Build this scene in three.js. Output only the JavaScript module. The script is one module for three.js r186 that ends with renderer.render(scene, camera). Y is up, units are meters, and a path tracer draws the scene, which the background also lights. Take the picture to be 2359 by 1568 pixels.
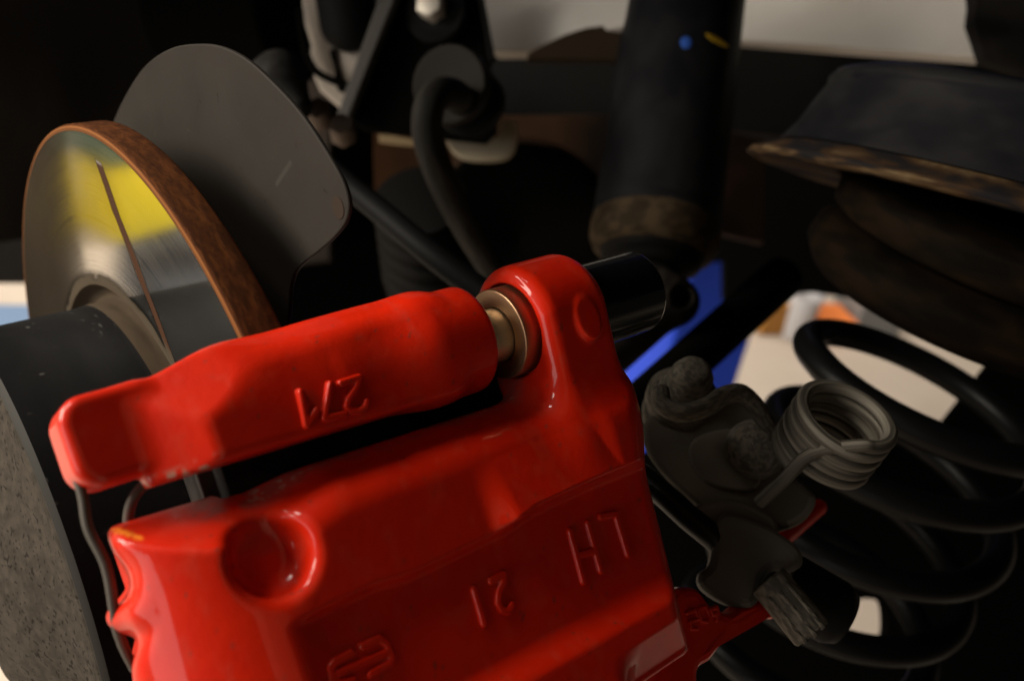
import * as THREE from 'three';
import { mergeGeometries, mergeVertices } from 'three/addons/utils/BufferGeometryUtils.js';
import { RoundedBoxGeometry } from 'three/addons/geometries/RoundedBoxGeometry.js';
import { RectAreaLightUniformsLib } from 'three/addons/lights/RectAreaLightUniformsLib.js';

// ---------------------------------------------------------------- camera, exposure, lamps
const scene = new THREE.Scene();
scene.background = new THREE.Color().setRGB(0.017, 0.0148, 0.0126);
const F = 340 / Math.tan((20 * Math.PI) / 180), CAMY = 1.3;
// lens axes (x right, y up, z back) written in the workshop's own axes
const RT = new THREE.Vector3(0.98631437, -0.1648756, 0), UP = new THREE.Vector3(0.14023966, 0.83893791, 0.52584791), BK = new THREE.Vector3(-0.08669949, -0.51865135, 0.85057861);
const dirW = (x, y, z) => new THREE.Vector3(RT.x * x + RT.y * y + RT.z * z, UP.x * x + UP.y * y + UP.z * z, BK.x * x + BK.y * y + BK.z * z);
const BACK = dirW(0, 0, 1);
const camera = new THREE.PerspectiveCamera(40, 1024 / 680, 0.02, 60);
camera.position.set(0, CAMY, 0);
camera.up.copy(dirW(0, 1, 0));
camera.lookAt(camera.position.clone().add(dirW(0, 0, -1)));
camera.focus = 0.272; camera.userData.fStop = 9;
scene.add(camera);
const renderer = new THREE.WebGLRenderer({ antialias: true });
renderer.setSize(1024, 680);
renderer.toneMapping = THREE.LinearToneMapping;
renderer.toneMappingExposure = 0.94;
renderer.shadowMap.enabled = true;
RectAreaLightUniformsLib.init();

const names = {};
const numbered = (n) => { const k = (names[n] = (names[n] ?? -1) + 1); return k ? `${n}_${String(k).padStart(3, '0')}` : n; };
function tag(o, label, category, group, kind) {
  if (label) o.userData.label = label;
  if (category) o.userData.category = category;
  if (group) o.userData.group = group;
  if (kind) o.userData.kind = kind;
  return o;
}
function thing(name, label, category, group) { const g = new THREE.Group(); g.name = numbered(name); scene.add(g); return tag(g, label, category, group); }
function part(name, geo, m, parent = scene) {
  const o = new THREE.Mesh(geo, m); o.name = parent === scene ? numbered(name) : name; o.castShadow = o.receiveShadow = true; parent.add(o); return o;
}
// a point of the workshop: x, y across a 2358 x 1568 view of the bay, d metres deep
const V = (x, y, d) => { const v = dirW(((x * 0.434266 - 512) / F) * d, (-(y * 0.433673 - 340) / F) * d, -d); v.y += CAMY; return v; };
const MM = (px, d) => (px * 0.434 * d) / F;          // metres for a length of px at depth d

// ---------------------------------------------------------------- noise, textures, materials
let seed = 7;
const rnd = () => { seed = (seed * 1664525 + 1013904223) >>> 0; return seed / 4294967296; };
const hash = (x, y, z) => { let h = (x * 374761393 + y * 668265263 + z * 2147483647) | 0; h = Math.imul(h ^ (h >>> 13), 1274126177); return ((h ^ (h >>> 16)) >>> 0) / 4294967296; };
function noise(x, y, z = 0, per = 0) {
  const X = Math.floor(x), Y = Math.floor(y), Z = Math.floor(z), f = (t) => t * t * (3 - 2 * t), u = f(x - X), v = f(y - Y), w = f(z - Z);
  const g = (a, b, c) => (per ? hash(((a % per) + per) % per, ((b % per) + per) % per, c) : hash(a, b, c)), L = (a, b, t) => a + (b - a) * t;
  return L(L(L(g(X, Y, Z), g(X + 1, Y, Z), u), L(g(X, Y + 1, Z), g(X + 1, Y + 1, Z), u), v), L(L(g(X, Y, Z + 1), g(X + 1, Y, Z + 1), u), L(g(X, Y + 1, Z + 1), g(X + 1, Y + 1, Z + 1), u), v), w);
}
const fbm = (x, y, z = 0, o = 4, per = 0) => { let s = 0, a = 0.5, n = 0; for (let i = 0; i < o; i++) { s += a * noise(x, y, z + i * 7, per); n += a; a *= 0.5; x *= 2; y *= 2; z *= 2; per *= 2; } return s / n; };
const sst = (a, b, x) => { const t = Math.min(1, Math.max(0, (x - a) / (b - a))); return t * t * (3 - 2 * t); };
const mix = (a, b, t) => a + (b - a) * t;
const enc = (l) => Math.round(255 * Math.min(1, Math.max(0, l <= 0.0031308 ? 12.92 * l : 1.055 * l ** (1 / 2.4) - 0.055)));
function tex(w, h, fn, srgb = true) {
  const d = new Uint8Array(w * h * 4);
  for (let j = 0; j < h; j++) for (let i = 0; i < w; i++) { const c = fn(i / w, j / h), k = (j * w + i) * 4; for (let q = 0; q < 3; q++) d[k + q] = srgb ? enc(c[q]) : Math.round(255 * Math.min(1, Math.max(0, c[q]))); d[k + 3] = 255; }
  const t = new THREE.DataTexture(d, w, h); t.wrapS = t.wrapT = THREE.RepeatWrapping; t.magFilter = t.minFilter = THREE.LinearFilter;
  if (srgb) t.colorSpace = THREE.SRGBColorSpace;
  t.needsUpdate = true; return t;
}
const rgb = (r, g, b) => new THREE.Color().setRGB(r, g, b);
const lerp3 = (a, b, t) => [mix(a[0], b[0], t), mix(a[1], b[1], t), mix(a[2], b[2], t)];
const grit = tex(256, 256, (u, v) => { const n = fbm(u * 16, v * 16, 1, 4, 16); return [n, n, n]; }, false);
const grime = (a, b, s, z, o = 5) => tex(256, 256, (u, v) => lerp3(a, b, sst(0.3, 0.72, fbm(u * s, v * s, z, o, s))));
const phy = (o) => new THREE.MeshPhysicalMaterial(o), std = (o) => phy({ specularIntensity: 0.14, ...o });
const rep = (t, a, b) => { const c = t.clone(); c.repeat.set(a, b); c.needsUpdate = true; return c; };

const redPaint = phy({ color: 0xffffff, vertexColors: true, roughness: 0.5, specularIntensity: 0.2, clearcoat: 0.4, clearcoatRoughness: 0.06, bumpMap: rep(grit, 1, 1), bumpScale: 0.00004 });
const blackRubber = phy({ color: rgb(0.0042, 0.0042, 0.0045), roughness: 0.6, specularIntensity: 0.12 });
const blackMetal = phy({ map: grime([0.003, 0.003, 0.0033], [0.0096, 0.009, 0.0084], 6, 3), roughness: 0.65, specularIntensity: 0.08 });
const matteBlack = phy({ color: rgb(0.0024, 0.0022, 0.002), roughness: 0.9, specularIntensity: 0.03 });
const dirtyGrey = std({ map: grime([0.055, 0.048, 0.04], [0.13, 0.115, 0.095], 8, 9), roughness: 0.75, bumpMap: grit, bumpScale: 0.0003 });
const bluePaint = std({ color: rgb(0.03, 0.085, 0.72), roughness: 0.4 });

// ---------------------------------------------------------------- shaping: distance fields meshed by surface nets
const smin = (a, b, k) => { const h = Math.max(k - Math.abs(a - b), 0) / k; return Math.min(a, b) - h * h * k * 0.25; };
const smax = (a, b, k) => -smin(-a, -b, k);
const ext = (d2, w, r) => { const a = d2 + r, b = w + r; return Math.min(Math.max(a, b), 0) + Math.hypot(Math.max(a, 0), Math.max(b, 0)) - r; };
const rrect = (x, y, hx, hy, r) => { const a = Math.abs(x) - hx + r, b = Math.abs(y) - hy + r; return Math.min(Math.max(a, b), 0) + Math.hypot(Math.max(a, 0), Math.max(b, 0)) - r; };
const box3 = (x, y, z, hx, hy, hz, r) => { const a = Math.abs(x) - hx + r, b = Math.abs(y) - hy + r, c = Math.abs(z) - hz + r; return Math.min(Math.max(a, b, c), 0) + Math.hypot(Math.max(a, 0), Math.max(b, 0), Math.max(c, 0)) - r; };
const seg2 = (x, y, ax, ay, bx, by) => { const dx = bx - ax, dy = by - ay, t = Math.min(1, Math.max(0, ((x - ax) * dx + (y - ay) * dy) / (dx * dx + dy * dy))); return Math.hypot(x - ax - dx * t, y - ay - dy * t); };
const seg3 = (x, y, z, a, b, ra, rb) => { const dx = b[0] - a[0], dy = b[1] - a[1], dz = b[2] - a[2], t = Math.min(1, Math.max(0, ((x - a[0]) * dx + (y - a[1]) * dy + (z - a[2]) * dz) / (dx * dx + dy * dy + dz * dz))); return Math.hypot(x - a[0] - dx * t, y - a[1] - dy * t, z - a[2] - dz * t) - mix(ra, rb, t); };
// f(s, q, h) in millimetres; the mesh is (s, -q, h) in metres
function sdfMesh(f, lo, hi, cell, colour) {
  const g = (x, y, z) => f(x, -y, z), L = [lo[0], -hi[1], lo[2]], Hh = [hi[0], -lo[1], hi[2]];
  const n = [0, 1, 2].map((i) => Math.ceil((Hh[i] - L[i]) / cell) + 2), at = (i) => L[0] + (i - 0.5) * cell;
  const val = new Float32Array(n[0] * n[1] * n[2]), id = (i, j, k) => (k * n[1] + j) * n[0] + i;
  // coarse pass first: skip blocks that are far from the surface
  const B = 4;
  for (let k = 0; k < n[2]; k += B) for (let j = 0; j < n[1]; j += B) for (let i = 0; i < n[0]; i += B) {
    const c = g(L[0] + (i + B / 2 - 0.5) * cell, L[1] + (j + B / 2 - 0.5) * cell, L[2] + (k + B / 2 - 0.5) * cell), far = Math.abs(c) > B * cell * 1.6;
    for (let c2 = k; c2 < Math.min(k + B, n[2]); c2++) for (let b = j; b < Math.min(j + B, n[1]); b++) for (let a = i; a < Math.min(i + B, n[0]); a++)
      val[id(a, b, c2)] = far ? c : g(at(a), L[1] + (b - 0.5) * cell, L[2] + (c2 - 0.5) * cell);
  }
  const vid = new Int32Array(val.length).fill(-1), pos = [], idx = [];
  const E = [[0, 1], [2, 3], [4, 5], [6, 7], [0, 2], [1, 3], [4, 6], [5, 7], [0, 4], [1, 5], [2, 6], [3, 7]];
  for (let k = 0; k < n[2] - 1; k++) for (let j = 0; j < n[1] - 1; j++) for (let i = 0; i < n[0] - 1; i++) {
    const v = []; let neg = 0;
    for (let c = 0; c < 8; c++) { const x = val[id(i + (c & 1), j + ((c >> 1) & 1), k + (c >> 2))]; v.push(x); if (x < 0) neg++; }
    if (!neg || neg === 8) continue;
    let sx = 0, sy = 0, sz = 0, m = 0;
    for (const [a, b] of E) if (v[a] < 0 !== v[b] < 0) { const t = v[a] / (v[a] - v[b]); sx += mix(a & 1, b & 1, t); sy += mix((a >> 1) & 1, (b >> 1) & 1, t); sz += mix(a >> 2, b >> 2, t); m++; }
    vid[id(i, j, k)] = pos.length / 3;
    pos.push(L[0] + (i - 0.5 + sx / m) * cell, L[1] + (j - 0.5 + sy / m) * cell, L[2] + (k - 0.5 + sz / m) * cell);
  }
  const quad = (a, b, c, d, flip) => { if (a < 0 || b < 0 || c < 0 || d < 0) return; flip ? idx.push(a, c, b, a, d, c) : idx.push(a, b, c, a, c, d); };
  for (let k = 1; k < n[2] - 1; k++) for (let j = 1; j < n[1] - 1; j++) for (let i = 1; i < n[0] - 1; i++) {
    const c = val[id(i, j, k)] < 0;
    if (c !== val[id(i + 1, j, k)] < 0) quad(vid[id(i, j - 1, k - 1)], vid[id(i, j, k - 1)], vid[id(i, j, k)], vid[id(i, j - 1, k)], !c);
    if (c !== val[id(i, j + 1, k)] < 0) quad(vid[id(i - 1, j, k - 1)], vid[id(i - 1, j, k)], vid[id(i, j, k)], vid[id(i, j, k - 1)], !c);
    if (c !== val[id(i, j, k + 1)] < 0) quad(vid[id(i - 1, j - 1, k)], vid[id(i, j - 1, k)], vid[id(i, j, k)], vid[id(i - 1, j, k)], !c);
  }
  const nor = new Float32Array(pos.length), uv = new Float32Array((pos.length / 3) * 2), col = new Float32Array(pos.length), e = 0.35;
  for (let i = 0; i < pos.length; i += 3) {
    let [x, y, z] = [pos[i], pos[i + 1], pos[i + 2]];
    let gx = g(x + e, y, z) - g(x - e, y, z), gy = g(x, y + e, z) - g(x, y - e, z), gz = g(x, y, z + e) - g(x, y, z - e); const l = Math.hypot(gx, gy, gz) || 1; gx /= l; gy /= l; gz /= l;
    nor[i] = gx; nor[i + 1] = gy; nor[i + 2] = gz;
    if (colour) { const c = colour(x, -y, z, gx, -gy, gz); col[i] = c[0]; col[i + 1] = c[1]; col[i + 2] = c[2]; }
    uv[(i / 3) * 2] = (x + z * 0.5) / 24; uv[(i / 3) * 2 + 1] = (y + z * 0.5) / 24;
    pos[i] = x * 0.001; pos[i + 1] = y * 0.001; pos[i + 2] = z * 0.001;
  }
  const o = new THREE.BufferGeometry();
  o.setAttribute('position', new THREE.Float32BufferAttribute(pos, 3)); o.setAttribute('normal', new THREE.BufferAttribute(nor, 3)); o.setAttribute('uv', new THREE.BufferAttribute(uv, 2));
  if (colour) o.setAttribute('color', new THREE.BufferAttribute(col, 3));
  o.setIndex(idx); return o;
}
// other shapes
function tube(pts, r, seg = 60, rad = 12) { return new THREE.TubeGeometry(new THREE.CatmullRomCurve3(pts), seg, r, rad); }
function rod(a, b, r, rad = 24) { return new THREE.TubeGeometry(new THREE.LineCurve3(a, b), 1, r, rad); }
// turns a lathe profile (radius, along) round the axis from a towards b
function turned(profile, a, b, seg = 64) {
  const g = new THREE.LatheGeometry(profile.map(([r, y]) => new THREE.Vector2(r, y)), seg), m = new THREE.Matrix4();
  m.makeRotationFromQuaternion(new THREE.Quaternion().setFromUnitVectors(new THREE.Vector3(0, 1, 0), b.clone().sub(a).normalize())).setPosition(a);
  return g.applyMatrix4(m);
}
// a sheet of real thickness: the outline lies in the plane through o with normal nn (towards the viewer side), given as points in space
function sheet(points, nn, thick, bevel = 0, holes = []) {
  const o = points[0], ux = new THREE.Vector3().crossVectors(Math.abs(nn.y) > 0.9 ? new THREE.Vector3(1, 0, 0) : new THREE.Vector3(0, 1, 0), nn).normalize(), uy = new THREE.Vector3().crossVectors(nn, ux);
  const fl = (p) => { const d = p.clone().sub(o); return new THREE.Vector2(d.dot(ux), d.dot(uy)); };
  const s = new THREE.Shape(points.map(fl)); for (const h of holes) s.holes.push(new THREE.Path(h.map(fl)));
  const g = new THREE.ExtrudeGeometry(s, { depth: thick - 2 * bevel, bevelEnabled: bevel > 0, bevelThickness: bevel, bevelSize: bevel, bevelOffset: -bevel, bevelSegments: 3, curveSegments: 8 });
  g.translate(0, 0, -thick + bevel);
  return g.applyMatrix4(new THREE.Matrix4().makeBasis(ux, uy, nn).setPosition(o));
}
const smooth = (pts, n = 8) => new THREE.CatmullRomCurve3(pts, true, 'catmullrom', 0.5).getPoints(pts.length * n).slice(0, -1);
// where the line of sight through x, y meets the plane through o with normal nn
const onPlane = (x, y, o, nn) => { const c = new THREE.Vector3(0, CAMY, 0), r = V(x, y, 1).sub(c), k = o.clone().sub(c).dot(nn) / r.dot(nn); return c.addScaledVector(r, k); };

// ---------------------------------------------------------------- the wheel end's own axes
const AXN = dirW(-0.76585565, -0.24469476, 0.594634).normalize();            // outboard
const HUB = dirW(-0.13470325, -0.07138127, -0.35302012).add(new THREE.Vector3(0, CAMY, 0));
const DUP = UP.clone().set(0, 1, 0), DH = new THREE.Vector3().crossVectors(DUP, AXN).normalize();
DUP.crossVectors(AXN, DH).normalize();
const CR = DH.clone().multiplyScalar(Math.SQRT1_2).addScaledVector(DUP, Math.SQRT1_2), CA = AXN.clone().negate(), CY = new THREE.Vector3().crossVectors(CR, CA);
const CO = HUB.clone().addScaledVector(CR, 0.15);
const calM = new THREE.Matrix4().makeBasis(CA, CY, CR);
const L2W = (s, q, h) => new THREE.Vector3(s, -q, h).multiplyScalar(0.001).applyMatrix4(calM).add(CO);
function onCaliper(name, label, category) { const g = thing(name, label, category); g.position.copy(CO); g.quaternion.setFromRotationMatrix(calM); return g; }

// ---------------------------------------------------------------- lamps
function areaLamp(name, label, category, centre, look, w, h, radiance, colour, mullions) {
  const g = thing(name, label, category); g.position.copy(centre); g.lookAt(look);
  const glow = part('diffuser', new THREE.BoxGeometry(w, h, 0.02), std({ color: 0x222222, emissive: colour, emissiveIntensity: 0.9 }), g); glow.position.z = -0.012;
  const fr = [];
  for (const [x, y, a, b] of [[0, h / 2 + 0.03, w + 0.12, 0.06], [0, -h / 2 - 0.03, w + 0.12, 0.06], [-w / 2 - 0.03, 0, 0.06, h], [w / 2 + 0.03, 0, 0.06, h]]) { const b3 = new RoundedBoxGeometry(a, b, 0.06, 2, 0.008); b3.translate(x, y, -0.02); fr.push(b3); }
  part('frame', mergeGeometries(fr), std({ color: rgb(0.5, 0.5, 0.48), roughness: 0.5 }), g);
  const l = new THREE.RectAreaLight(colour, radiance, w, h); l.name = 'lamp_light'; l.position.z = 0.01; l.rotation.y = Math.PI; g.add(l);
  return g;
}
areaLamp('ceiling_light', 'wide pale workshop light panel high to the left of the open wheel', 'ceiling light', new THREE.Vector3(-2.40, 2.10, 0.0), CO.clone(), 1.7, 1.1, 27, rgb(1, 0.91, 0.77));
areaLamp('ceiling_light', 'added light panel over the floor at the left to brighten the yellow bin', 'ceiling light', new THREE.Vector3(-1.7, 3.2, -0.9), new THREE.Vector3(-2.2, 0, -1.3), 1.2, 1.0, 32, rgb(1, 0.92, 0.82));  // unseen lamp, added so the mirrored bin comes out bright
areaLamp('workshop_window', 'wide pale workshop window outboard of the open wheel', 'window', CO.clone().addScaledVector(AXN, 3.0).add(new THREE.Vector3(0, 0.15, 0)), CO.clone(), 2.2, 1.3, 3.0, rgb(1, 0.95, 0.9));
areaLamp('ceiling_light', 'workshop light panel over the pale floor behind the car', 'ceiling light', new THREE.Vector3(0.7, 3.3, -2.7), new THREE.Vector3(0.7, 0, -2.6), 1.6, 1.2, 14, rgb(1, 0.9, 0.79));

// ---------------------------------------------------------------- the setting: floor and lift
const floorMap = tex(512, 512, (u, v) => { const n = fbm(u * 6, v * 6, 2, 6, 6), m = fbm(u * 40, v * 40, 5, 3, 40); return lerp3([0.40, 0.335, 0.275], [0.52, 0.45, 0.375], 0.6 * n + 0.4 * m); });
const floor = part('floor', new THREE.BoxGeometry(16, 0.1, 16).translate(0, -0.05, -1), std({ map: rep(floorMap, 5, 5), roughness: 0.55 }));
tag(floor, 'pale beige concrete workshop floor', null, null, 'structure');
{
  const g = thing('lift_post', 'bright blue steel lift post standing on the pale floor behind the suspension', 'lift post');
  const b = V(1563, 860, 1.9); b.y = 0; g.position.copy(b); g.rotation.y = 0.35;
  part('column', new RoundedBoxGeometry(0.17, 2.6, 0.16, 2, 0.01).translate(0, 1.32, 0), bluePaint, g);
  part('base_plate', new RoundedBoxGeometry(0.34, 0.02, 0.34, 2, 0.004).translate(0, 0.011, 0), bluePaint, g);
}
// clutter far behind, under the car
function clutter(name, label, category, x, y, w, h, d, col, make) {
  const p = onPlane(x, y, new THREE.Vector3(0, 0, 0), new THREE.Vector3(0, 1, 0)), g = thing(name, label, category); g.position.copy(p); g.rotation.y = 0.3;
  const m = std({ color: col, roughness: 0.5 });
  make ? make(g, m, w, h, d) : (part('body', new RoundedBoxGeometry(w, h, d, 2, 0.01).translate(0, h / 2, 0), m, g), part('lid', new RoundedBoxGeometry(w * 1.05, h * 0.14, d * 1.05, 2, 0.006).translate(0, h * 1.06, 0), m, g));
  return g;
}
const bucket = (g, m, w, h) => { part('body', new THREE.LatheGeometry([[0, 0], [w * 0.4, 0], [w * 0.5, h], [w * 0.53, h], [w * 0.53, h * 0.96]].map((p) => new THREE.Vector2(...p)), 32), m, g); part('handle', new THREE.TorusGeometry(w * 0.5, 0.004, 8, 32, Math.PI).rotateX(0.6).translate(0, h * 0.95, 0), blackRubber, g); };
clutter('storage_box', 'small tan box on the floor left of the white bucket', 'box', 1765, 752, 0.1, 0.09, 0.1, rgb(0.42, 0.2, 0.05));
clutter('bucket', 'white bucket on the floor between the tan and orange boxes', 'bucket', 1826, 770, 0.1, 0.14, 0.1, rgb(0.6, 0.6, 0.62), bucket);
clutter('storage_box', 'flat bright orange box on the floor right of the white bucket', 'box', 1893, 768, 0.13, 0.06, 0.12, rgb(0.75, 0.22, 0.06));
clutter('storage_box', 'grey box far behind the orange box under the spring seat', 'box', 1985, 752, 0.16, 0.13, 0.14, rgb(0.25, 0.26, 0.26));
clutter('storage_box', 'bright green box on the floor beyond the top of the coil spring', 'box', 2318, 818, 0.12, 0.08, 0.1, rgb(0.16, 0.38, 0.05));

clutter('storage_box', 'small blue grey box on the floor at the left edge beside the disc', 'box', 22, 790, 0.4, 0.06, 0.12, rgb(0.13, 0.19, 0.29));
// yellow crate, and dark mat standing in for the car's shadow, mirrored by the disc
{
  const face = (x, y) => { const p = onPlane(x, y, HUB, AXN), c = new THREE.Vector3(0, CAMY, 0), d = p.clone().sub(c).normalize(); return [p, d.addScaledVector(AXN, -2 * d.dot(AXN))]; };
  const hit = (x, y, yy) => { const [p, d] = face(x, y); return p.addScaledVector(d, (yy - p.y) / d.y); };
  const m1 = hit(176, 512, 0), m2 = hit(392, 450, 0), c = m1.clone().add(m2).multiplyScalar(0.5);
  const g = thing('storage_bin', 'bright yellow plastic bin on the floor mirrored in the polished disc', 'bin'); g.position.set(c.x, 0, c.z); g.rotation.y = Math.atan2(-(m2.z - m1.z), m2.x - m1.x);
  const w = m1.distanceTo(m2), ym = std({ color: rgb(0.85, 0.68, 0.04), roughness: 0.5 });
  part('body', new RoundedBoxGeometry(w, 0.23, 0.2, 3, 0.01).translate(0, 0.116, -0.1), ym, g);
  part('lid', new RoundedBoxGeometry(w * 1.03, 0.10, 0.21, 2, 0.01).translate(0, 0.282, -0.1), std({ color: rgb(0.10, 0.15, 0.11), roughness: 0.6 }), g);
  const mt = thing('shade_mat', 'dark grey mat standing in for the shadow of the car before the yellow bin', 'mat'), mp = [[268, 556], [262, 640], [330, 770], [620, 800], [560, 640], [450, 492], [380, 512]].map(([x, y]) => hit(x, y, 0.012)), mc = mp[0].clone(); mt.position.copy(mc);
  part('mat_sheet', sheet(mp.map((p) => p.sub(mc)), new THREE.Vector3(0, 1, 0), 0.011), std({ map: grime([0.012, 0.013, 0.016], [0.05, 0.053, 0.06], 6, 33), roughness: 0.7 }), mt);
}

// ---------------------------------------------------------------- brake disc
const disc = thing('brake_disc', 'polished steel brake disc with rusty rim and dark hat at the left', 'brake disc');
disc.position.copy(HUB); disc.quaternion.setFromRotationMatrix(new THREE.Matrix4().makeBasis(DUP, AXN, DH));
const lathe = (p, seg = 220, a = 0, l = Math.PI * 2) => new THREE.LatheGeometry(p.map((q) => new THREE.Vector2(q[0], q[1])), seg, a, l);
{
  const W = 2048, Hh = 256, R0 = 0.1488, R1 = 0.0945, mk = [[100.5, 0.1421], [95.4, 0.1269], [86.6, 0.1111], [78.1, 0.1016], [74, 0.098]];
  const streak = (a, r) => { let best = 9; for (let i = 0; i < 4; i++) { const k = (r - mk[i][1]) / (mk[i + 1][1] - mk[i][1]); if (k >= 0 && k <= 1) best = Math.abs(a - mix(mk[i][0], mk[i + 1][0], k)) * (Math.PI / 180) * r; } return best; };
  const wear = new Float32Array(Hh); for (let j = 0; j < Hh; j++) wear[j] = rnd();
  const faceMarks = (u, v) => {
    const a = u * 360, r = mix(R0, R1, v), j = Math.min(Hh - 1, Math.floor(v * Hh));
    const w = 0.0040 + 0.0020 * sst(0.142, 0.1, r) + 0.0004 * (fbm(u * 400, v * 30, 3, 2) - 0.5), s = streak(a, r);  // slanting brown streak across the ring, fading at its outer end
    const lf = sst(0.1422, 0.1395, r); return { line: sst(w, w * 0.8, s) * lf, core: sst(w * 0.72, w * 0.6, s) * sst(0.1412, 0.1394, r), bleed: sst(w * 4, w, s) * 0.25, inner: sst(0.1025, 0.0950, r) * (0.55 + 0.6 * (fbm(u * 60, v * 12, 8, 3) - 0.5)), edge: sst(0.1476, 0.1487, r), ring: wear[j], film: fbm(u * 24, v * 5, 4, 4, 24) };
  };
  const map = tex(W, Hh, (u, v) => { const q = faceMarks(u, v), b = 0.74 + 0.08 * (q.ring - 0.5) - 0.10 * q.film; let c = [b, b * 0.985, b * 0.95]; c = lerp3(c, [0.045, 0.021, 0.012], Math.max(q.line, q.bleed * 0.5)); c = lerp3(c, [0.051, 0.039, 0.027], sst(0.02, 0.3, q.inner)); return lerp3(c, [0.11, 0.042, 0.015], sst(0, 0.25, q.edge)); });
  const rm = tex(W, Hh, (u, v) => { const q = faceMarks(u, v), dullMask = Math.min(1, Math.max(q.core, sst(0.25, 0.5, q.inner), sst(0.2, 0.5, q.edge))); return [0, mix(0.045 + 0.04 * q.ring + 0.04 * q.film, 0.8, dullMask), mix(1, 0.1, dullMask)]; }, false);
  part('friction_face', lathe([[R0, 0], [0.13, 0], [0.112, 0], [R1, 0]], 256), phy({ map, roughnessMap: rm, metalnessMap: rm, metalness: 1, roughness: 1, specularIntensity: 0.06 }), disc);
  const rust = tex(1024, 128, (u, v) => { const n = fbm(u * 240, v * 14, 4, 4, 240), m = fbm(u * 20, v * 3, 6, 3, 20), g = noise(u * 512, v * 26, 1, 512); let c = lerp3([0.044, 0.0165, 0.0078], [0.098, 0.034, 0.0118], sst(0.3, 0.72, 0.6 * n + 0.15 * m + 0.25 * g)); c = lerp3(c, [0.0135, 0.0075, 0.006], 0.55 * sst(0.66, 0.9, g)); return lerp3(c, [0.1875, 0.075, 0.027], 0.85 * sst(0.17, 0.07, v + 0.08 * (n - 0.5))); });
  part('rim', lathe([[R0, 0], [0.1496, -0.0005], [0.15, -0.0013], [0.15, -0.004], [0.15, -0.0075], [0.15, -0.0108], [0.1492, -0.0117]], 256), phy({ map: rep(rust, 1, 1), roughness: 0.95, specularIntensity: 0.04, bumpMap: rust, bumpScale: 0.0005 }), disc);
  part('rear_face', lathe([[0.1492, -0.0117], [0.09, -0.0117]], 128), std({ color: rgb(0.2, 0.15, 0.11), roughness: 0.6, metalness: 0.5 }), disc);
  const tan = tex(512, 64, (u, v) => lerp3([0.024, 0.0168, 0.0108], [0.06, 0.042, 0.0258], fbm(u * 40, v * 6, 2, 4, 40)));
  part('undercut_groove', lathe([[R1, 0], [0.0938, -0.0012], [0.0925, -0.0042], [0.0900, -0.0052], [0.0885, -0.0040], [0.0878, -0.001], [0.0876, 0.004]], 200), std({ map: rep(tan, 1, 1), roughness: 0.75 }), disc);
  const hatM = tex(1024, 256, (u, v) => { const n = fbm(u * 30, v * 10, 3, 4, 30), k = noise(u * 220, v * 26, 5, 220), k2 = sst(0.86, 0.95, k) * sst(0.45, 0.7, noise(u * 26, v * 5, 8, 26)); return lerp3(lerp3([0.0027, 0.0027, 0.0032], [0.0063, 0.0061, 0.0061], n), [0.036, 0.0347, 0.0324], k2); });
  part('hat', lathe([[0.0876, 0.004], [0.0872, 0.006], [0.0871, 0.02], [0.0870, 0.0432]], 200), phy({ map: hatM, roughness: 0.55, specularIntensity: 0.08 }), disc);
  part('hat_chamfer', lathe([[0.0870, 0.0432], [0.0866, 0.0437], [0.0852, 0.0450], [0.0848, 0.0450], [0.0843, 0.0440], [0.0836, 0.0440]], 200), phy({ color: rgb(0.025, 0.0235, 0.021), roughness: 0.6, specularIntensity: 0.12 }), disc);
  const faceM = tex(512, 512, (u, v) => { const n = fbm(u * 24, v * 24, 3, 5, 24), k = noise(u * 60, v * 60, 5, 60); return lerp3(lerp3([0.0189, 0.0155, 0.0122], [0.0525, 0.0441, 0.0349], n), [0.0084, 0.0067, 0.0055], sst(0.74, 0.9, k) * 0.8); });
  const fg = lathe([[0.0836, 0.0440], [0.0830, 0.0452], [0.078, 0.0456], [0.066, 0.0475], [0.05, 0.053], [0.03, 0.060], [0.0005, 0.064]], 200), fp = fg.attributes.position;
  for (let i = 0; i < fp.count; i++) fg.attributes.uv.setXY(i, fp.getX(i) / 0.06, fp.getZ(i) / 0.06);
  part('mounting_face', fg, phy({ map: faceM, roughness: 0.85, specularIntensity: 0.1, bumpMap: faceM, bumpScale: 0.0004 }), disc);
}
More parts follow.
